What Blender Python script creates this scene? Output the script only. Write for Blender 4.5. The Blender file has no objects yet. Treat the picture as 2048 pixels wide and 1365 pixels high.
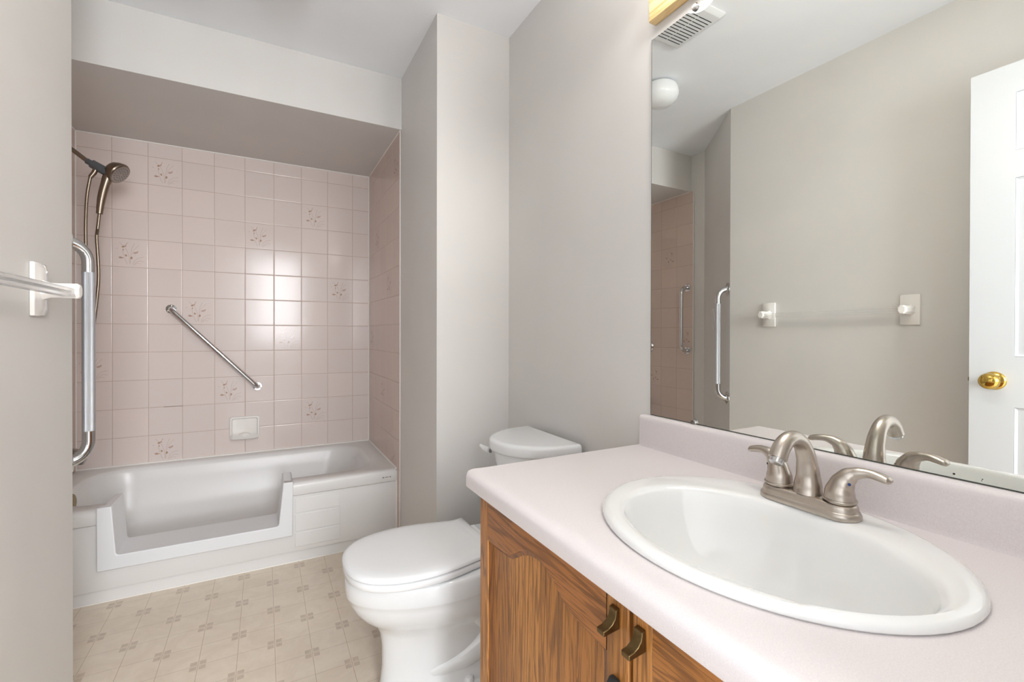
import bpy, bmesh, math, random
from mathutils import Vector, Matrix
random.seed(4)
PI = math.pi
C = bpy.context.scene.collection
scn = bpy.context.scene

# ------------------------------------------------------------------ camera
CAMH = 1.1075
F_PX, CY_PX, YAW, PITCH, ROLL = 916.96, 672.48, math.radians(28.3454), math.radians(.2713), math.radians(.1081)
fw = Vector((math.sin(YAW)*math.cos(PITCH), math.cos(YAW)*math.cos(PITCH), -math.sin(PITCH)))
r0 = Vector((math.cos(YAW), -math.sin(YAW), 0)); u0 = r0.cross(fw)
rt = math.cos(ROLL)*r0 + math.sin(ROLL)*u0
up = -math.sin(ROLL)*r0 + math.cos(ROLL)*u0
cam = bpy.data.cameras.new('camera'); camo = bpy.data.objects.new('camera', cam); C.objects.link(camo)
m = Matrix((rt, up, -fw)).transposed().to_4x4(); m.translation = Vector((0, 0, CAMH))
camo.matrix_world = m
cam.sensor_width = 36; cam.lens = F_PX/2048*36; cam.shift_y = (CY_PX-682.5)/2048; cam.clip_start = .02
scn.camera = camo

# ------------------------------------------------------------------ world, lights, exposure
w = bpy.data.worlds.new('world'); scn.world = w; w.use_nodes = True
w.node_tree.nodes['Background'].inputs[0].default_value = (.93, .96, 1, 1)
w.node_tree.nodes['Background'].inputs[1].default_value = 1.2
scn.view_settings.view_transform = 'Standard'; scn.view_settings.look = 'None'
scn.view_settings.gamma = 1; scn.view_settings.use_curve_mapping = False
scn.view_settings.exposure = 1.0
GLOBE_STRENGTH = 26.0       # the three vanity globes (their own emission, see vanity_light)
def area(name, loc, tgt, sx, sy, power, col):
    l = bpy.data.lights.new(name, 'AREA'); l.shape = 'RECTANGLE'; l.size = sx; l.size_y = sy; l.energy = power; l.color = col
    o = bpy.data.objects.new(name, l); C.objects.link(o); o.location = loc
    o.rotation_euler = (Vector(tgt)-Vector(loc)).to_track_quat('-Z', 'Y').to_euler()
    return o
# added fill light outside the doorway behind the camera, standing for unseen hall daylight
area('hall_fill', (.36, -1.9, 1.70), (-.1, 2.4, 1.35), 1.0, 1.4, 54, (.94, .97, 1))

# ------------------------------------------------------------------ key dimensions (metres)
RX, LX = .9534, -.4851
CEIL = 2.4234
TX, BY, TLX = .6190, 3.1777, -.866       # tile faces: right, back, left
SOFY, SOFZ = 2.3606, 2.1615
PY = 1.8070
RIM, TUBY = .3880, 2.4314
CTZ = .7936

# ------------------------------------------------------------------ node helpers
def srgb(r, g, b):
    f = lambda c: (c/255/12.92) if c/255 <= .04045 else ((c/255+.055)/1.055)**2.4
    return (f(r), f(g), f(b), 1)
class NT:
    def __init__(s, name):
        s.m = bpy.data.materials.new(name); s.m.use_nodes = True; s.t = s.m.node_tree
        s.b = s.t.nodes['Principled BSDF']
    def n(s, kind, **kw):
        x = s.t.nodes.new(kind)
        for k, v in kw.items():
            if k.startswith('i_'): x.inputs[k[2:].replace('_', ' ')].default_value = v
            else: setattr(x, k, v)
        return x
    def link(s, a, b): s.t.links.new(a, b)
    def val(s, sock, v):
        if hasattr(v, 'is_output') or isinstance(v, bpy.types.NodeSocket): s.link(v, sock)
        else: sock.default_value = v
    def math(s, op, a, b=None, c=None, clamp=False):
        x = s.t.nodes.new('ShaderNodeMath'); x.operation = op; x.use_clamp = clamp
        s.val(x.inputs[0], a)
        if b is not None: s.val(x.inputs[1], b)
        if c is not None: s.val(x.inputs[2], c)
        return x.outputs[0]
    def coord(s):
        tc = s.n('ShaderNodeTexCoord'); sp = s.n('ShaderNodeSeparateXYZ'); s.link(tc.outputs['Object'], sp.inputs[0])
        s.co = tc.outputs['Object']; return sp.outputs
    def noise(s, scale, detail=2, vec=None, rough=.5, dist=0):
        x = s.n('ShaderNodeTexNoise'); x.inputs['Scale'].default_value = scale; x.inputs['Detail'].default_value = detail
        x.inputs['Roughness'].default_value = rough; x.inputs['Distortion'].default_value = dist
        if vec is not None: s.link(vec, x.inputs['Vector'])
        return x.outputs['Fac']
    def mapping(s, scale=(1, 1, 1), loc=(0, 0, 0), rot=(0, 0, 0)):
        if not hasattr(s, 'co'): s.coord()
        x = s.n('ShaderNodeMapping'); x.inputs['Scale'].default_value = scale; x.inputs['Location'].default_value = loc
        x.inputs['Rotation'].default_value = rot; s.link(s.co, x.inputs['Vector']); return x.outputs[0]
    def mix(s, fac, a, b):
        x = s.n('ShaderNodeMix', data_type='RGBA'); s.val(x.inputs['Factor'], fac); s.val(x.inputs['A'], a); s.val(x.inputs['B'], b)
        return [o for o in x.outputs if o.type == 'RGBA'][0]
    def smooth(s, v, lo, hi, a=0, b=1):
        x = s.n('ShaderNodeMapRange', interpolation_type='SMOOTHSTEP'); s.val(x.inputs['Value'], v)
        x.inputs['From Min'].default_value = lo; x.inputs['From Max'].default_value = hi
        x.inputs['To Min'].default_value = a; x.inputs['To Max'].default_value = b; return x.outputs[0]
    def bump(s, h, strength=.3, dist=.001):
        x = s.n('ShaderNodeBump'); x.inputs['Strength'].default_value = strength; x.inputs['Distance'].default_value = dist
        s.link(h, x.inputs['Height']); s.link(x.outputs[0], s.b.inputs['Normal'])
    def base(s, col, rough=.5, metal=0, spec=.5, coat=0):
        s.val(s.b.inputs['Base Color'], col); s.b.inputs['Roughness'].default_value = rough
        s.b.inputs['Metallic'].default_value = metal; s.b.inputs['Specular IOR Level'].default_value = spec
        s.b.inputs['Coat Weight'].default_value = coat; return s.m

def m_paint(name, col, bump=.15, rough=.55):
    t = NT(name); t.coord()
    n1 = t.noise(900, 2, t.co); n2 = t.noise(2.5, 2, t.co)
    c2 = tuple(list(x*.965 for x in col[:3])+[1])
    t.base(t.mix(t.smooth(n2, .35, .7), col, c2), rough); t.bump(n1, bump, .0006); return t.m
def m_simple(name, col, rough=.4, metal=0, spec=.5, coat=0, vary=.06, scale=30, bump=0, bscale=300):
    t = NT(name); t.coord(); n = t.noise(scale, 3, t.co)
    c2 = tuple([x*(1-vary) for x in col[:3]]+[1])
    t.base(t.mix(n, col, c2), rough, metal, spec, coat)
    if bump: t.bump(t.noise(bscale, 2, t.co), bump, .0005)
    return t.m

MAT = {}
MAT['wall'] = m_paint('wall_paint', srgb(219, 216, 212))
MAT['ceiling'] = m_paint('ceiling_paint', srgb(246, 248, 251), .1, .7)
MAT['caulk'] = m_simple('white_caulk', srgb(240, 236, 231), .4, bump=.2)
MAT['porcelain'] = m_simple('white_porcelain', srgb(232, 234, 235), .07, coat=.3, vary=.015)
MAT['seat'] = m_simple('white_seat_plastic', srgb(238, 239, 240), .16, vary=.01)
MAT['sink'] = m_simple('sink_porcelain', srgb(238, 238, 236), .06, coat=.3, vary=.015)
MAT['sink_bowl'] = MAT['sink']
MAT['tub'] = m_simple('tub_enamel', srgb(228, 226, 224), .3, coat=.0, vary=.03, scale=4)
MAT['insert'] = m_simple('insert_plastic', srgb(229, 230, 232), .28, vary=.015)
MAT['chrome'] = m_simple('chrome', srgb(214, 214, 215), .09, 1, vary=.04)
MAT['dull_chrome'] = m_simple('dull_chrome', srgb(165, 160, 156), .22, 1, vary=.1)
MAT['brass'] = m_simple('polished_brass', srgb(214, 178, 92), .12, 1, vary=.1)
MAT['old_brass'] = m_simple('dull_brass', srgb(150, 132, 96), .4, 1, vary=.2)
MAT['door'] = m_simple('white_door_paint', srgb(222, 225, 229), .35, vary=.01, bump=.1)
MAT['white_plastic'] = m_simple('white_plastic', srgb(232, 232, 232), .35, vary=.02)
MAT['dish'] = m_simple('glazed_ceramic', srgb(241, 237, 232), .15, coat=.3, vary=.04)
MAT['grey_plastic'] = m_simple('grey_plastic', srgb(92, 94, 97), .45, vary=.1)
MAT['dark'] = m_simple('dark_gap', srgb(42, 40, 38), .8, vary=.1)
MAT['rust'] = m_simple('grimy_water_stain', srgb(120, 100, 60), .5, vary=.3)
MAT['ink'] = m_simple('faded_print', srgb(120, 115, 108), .5, vary=.1)
MAT['vent'] = m_simple('vent_plastic', srgb(224, 225, 226), .4, vary=.02)
MAT['globe'] = m_simple('opal_glass_unlit', srgb(238, 239, 240), .12, vary=.01)
MAT['bronze'] = m_simple('antique_bronze', srgb(132, 110, 74), .3, 1, vary=.55, scale=90)
MAT['blue_dot'] = m_simple('blue_dot', srgb(30, 60, 130), .3)
MAT['mirror_edge'] = m_simple('mirror_edge', srgb(70, 74, 66), .3)
MAT['door_edge'] = MAT['door']

t = NT('mirror_glass'); t.base(srgb(240, 242, 238), .0, 1); MAT['mirror'] = t.m
t = NT('clear_acrylic'); t.base(srgb(250, 250, 250), .25); t.b.inputs['Transmission Weight'].default_value = .93; t.b.inputs['IOR'].default_value = 1.22
t.coord(); t.bump(t.noise(60, 1, t.mapping((1, .02, 1))), .2, .001); MAT['acrylic'] = t.m
t = NT('lit_opal_glass'); t.base(srgb(255, 250, 240), .2); t.b.inputs['Emission Color'].default_value = (1, .975, .948, 1)
t.b.inputs['Emission Strength'].default_value = GLOBE_STRENGTH; MAT['lit'] = t.m
t = NT('dim_opal_glass'); t.base(srgb(255, 250, 240), .2); t.b.inputs['Emission Color'].default_value = (1, .95, .9, 1)
t.b.inputs['Emission Strength'].default_value = 3.0; MAT['lit_dim'] = t.m

def m_brushed(name, col, axis_scale):
    t = NT(name); t.coord()
    v = t.mapping(axis_scale); n = t.noise(260, 3, v); n2 = t.noise(14, 2, t.co)
    c2 = tuple([x*.86 for x in col[:3]]+[1])
    t.base(t.mix(t.math('MULTIPLY', t.math('ADD', n, n2), .5), col, c2), .3, 1)
    t.link(t.smooth(n, .2, .8, .27, .37), t.b.inputs['Roughness']); return t.m
MAT['nickel'] = m_brushed('brushed_nickel', srgb(196, 186, 175), (8, 8, 1))
MAT['nickel_dark'] = m_brushed('aged_nickel', srgb(150, 136, 122), (1, 8, 8))
MAT['nickel_hose'] = m_brushed('nickel_hose', srgb(150, 138, 124), (1, 1, 1))

# knurled chrome: diamond bump
t = NT('knurled_chrome'); x, y, z = t.coord()
ang = t.math('ARCTAN2', y, x)
a = t.math('MULTIPLY', ang, 36); zz = t.math('MULTIPLY', z, 2000)
s1 = t.math('SINE', t.math('ADD', a, zz)); s2 = t.math('SINE', t.math('SUBTRACT', a, zz))
t.base(srgb(214, 218, 224), .3, 1); t.bump(t.math('MULTIPLY', s1, s2), .5, .0008); MAT['knurled'] = t.m

# glazed wall tiles: grid lines every 154 mm, grout, soft glaze waviness
def m_tile(name, ax, o_u, o_v, col, col2):
    T, TV = .154, .1541
    t = NT(name); co = t.coord(); u = t.math('SUBTRACT', co[ax], o_u); v = t.math('SUBTRACT', co[2], o_v)
    du = t.math('PINGPONG', t.math('ADD', u, T*40), T/2); dv = t.math('PINGPONG', t.math('ADD', v, TV*40), TV/2)
    d = t.math('MINIMUM', du, dv)
    g = t.smooth(d, .0007, .0016)
    # one shade per tile
    fu = t.math('FLOOR', t.math('DIVIDE', u, T)); fv = t.math('FLOOR', t.math('DIVIDE', v, TV))
    cx = t.n('ShaderNodeCombineXYZ'); t.link(fu, cx.inputs[0]); t.link(fv, cx.inputs[1])
    wn = t.n('ShaderNodeTexWhiteNoise', noise_dimensions='2D'); t.link(cx.outputs[0], wn.inputs['Vector'])
    tile = t.mix(wn.outputs['Value'], col, col2)
    grout = t.mix(t.noise(7, 2, t.co), srgb(196, 176, 164), srgb(178, 154, 140))
    c = t.mix(g, grout, tile)
    t.base(c, .1, 0, .32, .0)
    t.link(t.smooth(g, 0, 1, .5, .15), t.b.inputs['Roughness'])
    edge = t.smooth(d, .0005, .0045)
    wav = t.math('MULTIPLY', t.noise(11, 1, t.co), .45); fine = t.math('MULTIPLY', t.noise(260, 1, t.co), .03)
    t.bump(t.math('ADD', t.math('ADD', edge, wav), fine), .55, .0012)
    return t.m
MAT['tile_back'] = m_tile('pink_wall_tile_back', 0, -.7192, 2.0815, srgb(226, 212, 206), srgb(221, 208, 203))
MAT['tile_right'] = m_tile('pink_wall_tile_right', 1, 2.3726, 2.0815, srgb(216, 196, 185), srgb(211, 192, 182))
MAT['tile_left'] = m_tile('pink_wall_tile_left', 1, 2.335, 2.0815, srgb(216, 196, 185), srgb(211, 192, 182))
MAT['leaf'] = m_simple('printed_leaf', srgb(190, 156, 128), .12, vary=.3, scale=200)
MAT['petal'] = m_simple('printed_petal', srgb(205, 176, 166), .12, vary=.2, scale=200)
MAT['stem'] = m_simple('printed_stem', srgb(192, 172, 162), .12)

# sheet vinyl floor
t = NT('sheet_vinyl'); co = t.coord(); S = .1137
u = t.math('ADD', t.math('SUBTRACT', co[0], -.5374), S*40); v = t.math('ADD', t.math('SUBTRACT', co[1], 2.2898), S*40)
du = t.math('PINGPONG', u, S/2); dv = t.math('PINGPONG', v, S/2)
lu = t.smooth(du, .0004, .0013, 1, 0); lv = t.smooth(dv, .0004, .0012, .85, 0)
su = t.math('SUBTRACT', t.math('MODULO', t.math('ADD', u, S/2), S), S/2)
hl = t.smooth(t.math('ABSOLUTE', t.math('SUBTRACT', su, .0028)), .0004, .0013, 1, 0)
line = t.math('MAXIMUM', lu, lv)
# little squares beside every second crossing
iu = t.math('ROUND', t.math('DIVIDE', u, S)); iv = t.math('ROUND', t.math('DIVIDE', v, S))
par = t.math('MODULO', t.math('ADD', iu, iv), 2)
inb = lambda d: t.math('MULTIPLY', t.smooth(d, .0030, .0036), t.smooth(d, .0225, .0231, 1, 0))
dec = t.math('MULTIPLY', t.math('MULTIPLY', inb(du), inb(dv)), par)
outb = lambda d: t.smooth(d, .0250, .0256, 1, 0)
halo = t.math('MULTIPLY', t.math('SUBTRACT', t.math('MULTIPLY', outb(du), outb(dv)), t.math('MULTIPLY', t.smooth(du, .0225, .0231, 1, 0), t.smooth(dv, .0225, .0231, 1, 0))), par)
n1 = t.noise(9, 5, t.co, .65, 1.2); n2 = t.noise(60, 4, t.co, .7); n3 = t.noise(2, 2, t.co)
bg = t.mix(t.smooth(n1, .3, .7), srgb(234, 221, 204), srgb(223, 208, 189))
bg = t.mix(t.smooth(n2, .35, .75, 0, .45), bg, srgb(226, 214, 197))
bg = t.mix(t.math('MULTIPLY', halo, .5), bg, srgb(228, 214, 196))
sq = t.mix(t.smooth(n2, .3, .7), srgb(196, 179, 162), srgb(208, 193, 175))
c = t.mix(t.math('MULTIPLY', dec, .9), bg, sq)
c = t.mix(t.math('MULTIPLY', hl, .5), c, srgb(236, 222, 204))
c = t.mix(t.math('MULTIPLY', line, .62), c, srgb(160, 136, 112))
t.base(c, .34); t.bump(t.math('ADD', t.math('MULTIPLY', line, -1), t.math('MULTIPLY', n2, .3)), .25, .0008); MAT['vinyl'] = t.m

# pinkish white laminate with a faint linen weave
t = NT('linen_laminate'); co = t.coord()
wx = t.noise(1, 1, t.mapping((2200, 500, 500))); wy = t.noise(1, 1, t.mapping((500, 2200, 500))); wz = t.noise(1, 1, t.mapping((500, 500, 2200)))
we = t.math('MULTIPLY', t.math('ADD', t.math('ADD', wx, wy), wz), .3333)
c = t.mix(t.smooth(we, .3, .7), srgb(230, 224, 223), srgb(219, 210, 210))
t.base(c, .36, 0, .5); t.bump(we, .12, .0005); MAT['laminate'] = t.m

# oak: grain axis = 2 (vertical) or 1 (horizontal, along y)
def m_oak(name, axis, light=srgb(188, 128, 64), mid=srgb(158, 101, 45), dark=srgb(88, 52, 22), cath=1.0, off=0, rough=.36):
    t = NT(name); co = t.coord()
    g = [1.0, 1.0, 1.0]; g[axis] = .07
    sc = lambda k: tuple(k*q for q in g)
    v1 = t.mapping(sc(15), (off, off*.7, off*.3))
    # cathedral rings
    ring = t.noise(1, 2, v1, .5, .6)
    rr = t.math('SINE', t.math('MULTIPLY', ring, 80*cath))
    rings = t.smooth(rr, .25, .98)
    v2 = t.mapping(tuple(q*(420 if i != axis else 14/.07*.07*1.0) for i, q in enumerate((1, 1, 1))), (off, 0, 0))
    pores = t.smooth(t.noise(1, 2, v2, .6), .50, .62)
    big = t.smooth(t.noise(3, 2, t.mapping(sc(6), (off*2, 3, 1))), .3, .7)
    c = t.mix(big, light, mid)
    c = t.mix(t.math('MULTIPLY', rings, .55), c, dark)
    c = t.mix(t.math('MULTIPLY', pores, .6), c, dark)
    t.base(c, rough); t.bump(t.math('MULTIPLY', t.math('ADD', pores, rings), -1), .18, .0006)
    return t.m
MAT['oak_v'] = m_oak('oak_vertical_grain', 2)
MAT['oak_panel'] = m_oak('oak_panel_grain', 2, cath=1.2, off=3.1)
MAT['oak_h'] = m_oak('oak_cross_grain', 1, light=srgb(160, 102, 54), cath=.45, off=1.7)
MAT['oak_h2'] = m_oak('oak_wide_cross_grain', 1, light=srgb(176, 116, 60), cath=1.1, off=5.3)
MAT['pine'] = m_oak('pale_varnished_wood', 1, light=srgb(236, 208, 158), mid=srgb(222, 188, 130), dark=srgb(196, 154, 92), cath=.55, off=2)

# ------------------------------------------------------------------ mesh helpers
class MB:
    def __init__(s): s.v = []; s.f = []; s.mi = []
    def add(s, vs, fs, mi=0):
        k = len(s.v); s.v += [Vector(p) for p in vs]; s.f += [[i+k for i in f] for f in fs]; s.mi += [mi]*len(fs); return s
    def box(s, a, b, mi=0):
        x0, y0, z0 = a; x1, y1, z1 = b
        return s.add([(x0,y0,z0),(x1,y0,z0),(x1,y1,z0),(x0,y1,z0),(x0,y0,z1),(x1,y0,z1),(x1,y1,z1),(x0,y1,z1)],
                     [(0,3,2,1),(4,5,6,7),(0,1,5,4),(1,2,6,5),(2,3,7,6),(3,0,4,7)], mi)
    def loft(s, rings, cap0=True, cap1=True, closed=True, mi=0):
        n = len(rings[0]); vs = [p for r in rings for p in r]; fs = []
        for k in range(len(rings)-1):
            for i in range(n if closed else n-1):
                j = (i+1) % n; fs.append((k*n+i, k*n+j, (k+1)*n+j, (k+1)*n+i))
        if cap0: fs.append(tuple(range(n-1, -1, -1)))
        if cap1: fs.append(tuple((len(rings)-1)*n+i for i in range(n)))
        return s.add(vs, fs, mi)
    def prism(s, poly, axis, a, b, mi=0):
        """poly in the two other axes (cyclic order), extruded along axis from a to b"""
        def P(p, h):
            q = [0, 0, 0]; o = [i for i in range(3) if i != axis]; q[o[0]] = p[0]; q[o[1]] = p[1]; q[axis] = h; return q
        return s.loft([[P(p, a) for p in poly], [P(p, b) for p in poly]], mi=mi)
    def tube(s, pts, rad, n=16, mi=0, cap=True, smooth_path=0, flat=1.0, ref=None):
        pts = [Vector(p) for p in pts]
        if not hasattr(rad, '__len__'): rad = [rad]*len(pts)
        if smooth_path:
            pts, rad = catmull(pts, rad, smooth_path)
        rings = []; prev = None
        for i, p in enumerate(pts):
            d = (pts[min(i+1, len(pts)-1)]-pts[max(i-1, 0)]).normalized()
            if prev is None:
                a = Vector(ref) if ref else (Vector((0, 0, 1)) if abs(d.z) < .9 else Vector((0, 1, 0)))
                x = (a-d*a.dot(d)).normalized()
            else: x = (prev-d*prev.dot(d)).normalized()
            prev = x; y = d.cross(x); r = rad[i]
            rings.append([p+x*(r*flat*math.cos(t))+y*(r*math.sin(t)) for t in [2*PI*k/n for k in range(n)]])
        return s.loft(rings, cap, cap, mi=mi)
    def lathe(s, prof, origin=(0, 0, 0), axis=(0, 0, 1), n=32, mi=0, sx=1, sy=1):
        """prof: (radius, height) along axis"""
        ax = Vector(axis).normalized(); o = Vector(origin)
        a = Vector((1, 0, 0)) if abs(ax.x) < .9 else Vector((0, 1, 0))
        x = (a-ax*a.dot(ax)).normalized(); y = ax.cross(x)
        rings = [[o+ax*h+x*(max(r, 1e-5)*sx*math.cos(t))+y*(max(r, 1e-5)*sy*math.sin(t)) for t in [2*PI*k/n for k in range(n)]] for r, h in prof]
        return s.loft(rings, prof[0][0] > 1e-4, prof[-1][0] > 1e-4, mi=mi)
    def mesh(s, name, mats, smooth=35):
        me = bpy.data.meshes.new(name); me.from_pydata([tuple(p) for p in s.v], [], s.f)
        bm = bmesh.new(); bm.from_mesh(me); bmesh.ops.remove_doubles(bm, verts=bm.verts, dist=2e-5)
        bmesh.ops.recalc_face_normals(bm, faces=bm.faces); 
        bm.to_mesh(me); bm.free()
        mats = mats if isinstance(mats, (list, tuple)) else [mats]
        for q in mats: me.materials.append(MAT[q])
        if len(me.polygons) == len(s.mi) and len(mats) > 1:
            for p, i in zip(me.polygons, s.mi): p.material_index = i
        if smooth:
            me.shade_smooth(); me.set_sharp_from_angle(angle=math.radians(smooth))
        return me
    def build(s, name, mats, parent=None, bevel=0, seg=2, smooth=35, base=None, sub=0):
        o = bpy.data.objects.new(name, s.mesh(name, mats, smooth)); C.objects.link(o)
        if parent is not None: child(o, parent)
        if bevel:
            b = o.modifiers.new('bevel', 'BEVEL'); b.width = bevel; b.segments = seg; b.limit_method = 'ANGLE'; b.angle_limit = math.radians(40); b.harden_normals = False
        if sub:
            q = o.modifiers.new('sub', 'SUBSURF'); q.levels = sub; q.render_levels = sub
        return o
def catmull(P, R, k):
    out = []; rr = []
    for i in range(len(P)-1):
        p0 = P[max(i-1, 0)]; p1 = P[i]; p2 = P[i+1]; p3 = P[min(i+2, len(P)-1)]
        for j in range(k):
            t = j/k
            out.append(.5*((2*p1)+(p2-p0)*t+(2*p0-5*p1+4*p2-p3)*t*t+(3*p1-p0-3*p2+p3)*t**3)); rr.append(R[i]+(R[i+1]-R[i])*(t*t*(3-2*t)))
    out.append(P[-1]); rr.append(R[-1]); return out, rr
ORI = {}
def child(o, parent):
    """meshes are modelled in world coordinates; keep them there under a parent placed anywhere"""
    o.parent = parent
    loc = Vector(world_loc(parent)); o.location = -loc + Vector((0, 0, 0))
    if parent.type == 'MESH': o.location = (0, 0, 0)
def world_loc(o):
    return o.location if o.parent is None else (Vector(o.location)+Vector(world_loc(o.parent)))
def tag(o, label, cat, group=None, kind=None):
    if label: o['label'] = label
    if cat: o['category'] = cat
    if group: o['group'] = group
    if kind: o['kind'] = kind
    return o
def thing(name, label, cat, loc, group=None):
    o = bpy.data.objects.new(name, None); C.objects.link(o); o.location = loc; o.empty_display_size = .05
    return tag(o, label, cat, group)
def struct(o, label, cat): return tag(o, label, cat, kind='structure')

# ------------------------------------------------------------------ room shell
YE = -.10        # face of the entry wall
def wallbox(name, a, b, label, mat='wall', cat='wall', **k):
    return struct(MB().box(a, b).build(name, mat, **k), label, cat)
wallbox('floor', (-1.05, -.2, -.06), (1.06, 3.3, 0), 'beige sheet vinyl floor with small squares printed at the crossings', 'vinyl', 'floor')
wallbox('ceiling', (-1.05, -.2, CEIL), (1.06, 3.3, CEIL+.06), 'flat cool white painted ceiling over the bathroom', 'ceiling', 'ceiling')
wallbox('wall_right', (RX+.0045, -.2, 0), (1.06, PY, CEIL), 'warm grey painted wall behind the mirror and toilet tank')
wallbox('wall_alcove_right', (TX+.004, PY, 0), (1.06, 3.3, CEIL), 'painted wall block jutting out between toilet and bathtub')
wallbox('wall_soffit', (-.878, SOFY, SOFZ), (TX+.004, BY+.005, CEIL), 'dropped painted soffit above the tiled bathtub alcove')
wallbox('wall_back', (-1.05, BY+.005, 0), (TX+.004, 3.3, CEIL), 'back wall of the bathtub alcove behind the pink tiles')
wallbox('wall_left', (-1.05, YE, 0), (LX, 1.7528, CEIL), 'warm grey painted wall at the left edge carrying the towel bar')
struct(MB().prism([(LX, 1.7528), (-.8715, 2.2436), (-1.05, 2.2436), (-1.05, 1.7528)], 2, 0, CEIL).build('wall_angled', 'wall'), 'angled painted wall between the towel bar wall and bathtub, seen in the mirror', 'wall')
wallbox('wall_alcove_left', (-1.05, 2.2436, 0), (-.8715, BY+.005, CEIL), 'short painted wall beside the shower end of the bathtub')
e = MB(); e.prism([(-1.05, 0), (-.37, 0), (-.37, 2.06), (.40, 2.06), (.40, 0), (1.06, 0), (1.06, CEIL), (-1.05, CEIL)], 1, YE-.1, YE)
struct(e.build('wall_entry', 'wall'), 'painted wall with the open doorway the room is seen from', 'wall')

# tiled wall faces with printed flower tiles
def motif(mb, P, flip=1):
    """P(u,v,h) maps tile coordinates (0..1) to world"""
    def ell(u, v, a, b, ang, mi, h=.0005, n=10, pt=0):
        ps = []
        for k in range(n):
            t = 2*PI*k/n; x = a*math.cos(t); y = b*math.sin(t)*(1-pt*.5*(1+math.cos(t)))
            ps.append(P(u+x*math.cos(ang)-y*math.sin(ang), v+x*math.sin(ang)+y*math.cos(ang), h))
        mb.add(ps, [tuple(range(n))], mi)
    def line(pts, w, mi, h=.0004):
        for k in range(len(pts)-1):
            (x0, y0), (x1, y1) = pts[k], pts[k+1]; L = math.hypot(x1-x0, y1-y0); nx, ny = -(y1-y0)/L*w, (x1-x0)/L*w
            mb.add([P(x0+nx, y0+ny, h), P(x0-nx, y0-ny, h), P(x1-nx, y1-ny, h), P(x1+nx, y1+ny, h)], [(0, 1, 2, 3)], mi)
    S = .0042
    line([(.31, .70), (.29, .58), (.31, .45), (.34, .36)], S, 3); line([(.36, .68), (.42, .55), (.47, .38), (.48, .12)], S, 3)
    line([(.62, .84), (.55, .68), (.52, .50), (.50, .12)], S, 3); line([(.74, .80), (.60, .62), (.54, .44)], S*.8, 3)
    line([(.34, .33), (.38, .2), (.43, .1)], S, 3); line([(.57, .1), (.62, .24), (.72, .34), (.88, .38)], S, 3)
    line([(.60, .08), (.66, .18), (.76, .25), (.88, .22)], S, 3); line([(.2, .86), (.30, .74)], S, 3); line([(.42, .86), (.36, .74)], S*1.5, 1)
    line([(.64, .12), (.7, .16), (.8, .14)], S*.8, 3)
    ell(.33, .72, .075, .034, .35, 1, .0006, pt=.4); ell(.36, .735, .04, .02, 1.1, 2, .0007)
    ell(.31, .60, .012, .03, 0, 1); ell(.14, .64, .012, .016, 0, 2)
    ell(.26, .32, .075, .030, .08, 1, .0006, pt=.7); ell(.385, .41, .026, .052, .45, 1, .0006, pt=.5)
    ell(.535, .33, .032, .062, -.35, 1, .0006, pt=.5); ell(.65, .52, .07, .04, .3, 2, .0006, pt=.3); ell(.7, .56, .03, .02, .8, 2, .0007)
    ell(.22, .345, .05, .018, .25, 2, .0007)
T, TV, X0, Z0 = .154, .1541, -.7192, 2.0815
mb = MB(); mb.box((TLX, BY, RIM-.03), (TX, BY+.005, SOFZ))
for i, j in [(1, 0), (0, 3), (4, 2), (6, 1), (7, 4), (2, 5), (5, 6), (-1, 7), (3, 8), (6, 9), (1, 10)]:
    motif(mb, lambda u, v, h, i=i, j=j: (X0+(i+u)*T, BY-h, Z0-(j+1-v)*TV))
MATS = ['tile_back', 'leaf', 'petal', 'stem']
o = mb.build('wall_back_tiles', MATS, smooth=0); struct(o, 'glossy pink tiled face of the long wall behind the bathtub', 'wall')
def sidetiles(name, xf, sgn, y0, z0, motifs, label):
    mb = MB(); mb.box((min(xf, xf+sgn*.004), y0, z0), (max(xf, xf+sgn*.004), BY, SOFZ))
    for i, j in motifs:
        motif(mb, lambda u, v, h, i=i, j=j: (xf-sgn*h, y0+(i+u if sgn < 0 else i+1-u)*T, Z0-(j+1-v)*TV))
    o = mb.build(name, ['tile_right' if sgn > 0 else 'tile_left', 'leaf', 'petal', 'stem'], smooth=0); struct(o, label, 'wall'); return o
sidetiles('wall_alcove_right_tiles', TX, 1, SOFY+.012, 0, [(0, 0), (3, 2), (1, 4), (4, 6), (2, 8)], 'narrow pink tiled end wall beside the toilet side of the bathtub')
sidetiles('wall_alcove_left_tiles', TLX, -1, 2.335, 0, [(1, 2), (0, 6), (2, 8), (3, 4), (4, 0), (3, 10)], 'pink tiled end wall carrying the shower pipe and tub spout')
# white caulk beads
def bead(n, pts, r=.0035):
    mb = MB(); mb.tube(pts, r, 8); return struct(mb.build('trim_%d' % n, 'caulk'), n_lab[n-1], 'trim')
n_lab = ['white caulk line under the soffit along the back wall tiles', 'white caulk line in the right corner of the tiled alcove', 'white caulk line in the left corner of the tiled alcove',
         'white caulk line where soffit meets the right tiled wall', 'white edge of the right tiled wall', 'white caulk line along the back rim of the bathtub',
         'white caulk line along the right end rim of the bathtub', 'white caulk line down the right front corner of the tub apron', 'white caulk line between tub apron and vinyl floor',
         'white caulk line where soffit meets the left tiled wall', 'white edge of the left tiled wall']
bead(1, [(TLX, BY, SOFZ), (TX, BY, SOFZ)], .0058); bead(2, [(TX, BY, RIM), (TX, BY, SOFZ)], .0052); bead(3, [(TLX, BY, RIM), (TLX, BY, SOFZ)], .0045)
bead(4, [(TX, BY, SOFZ), (TX, SOFY+.01, SOFZ)], .003); bead(5, [(TX, SOFY+.012, 0.0), (TX, SOFY+.012, SOFZ)], .0028)
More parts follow.
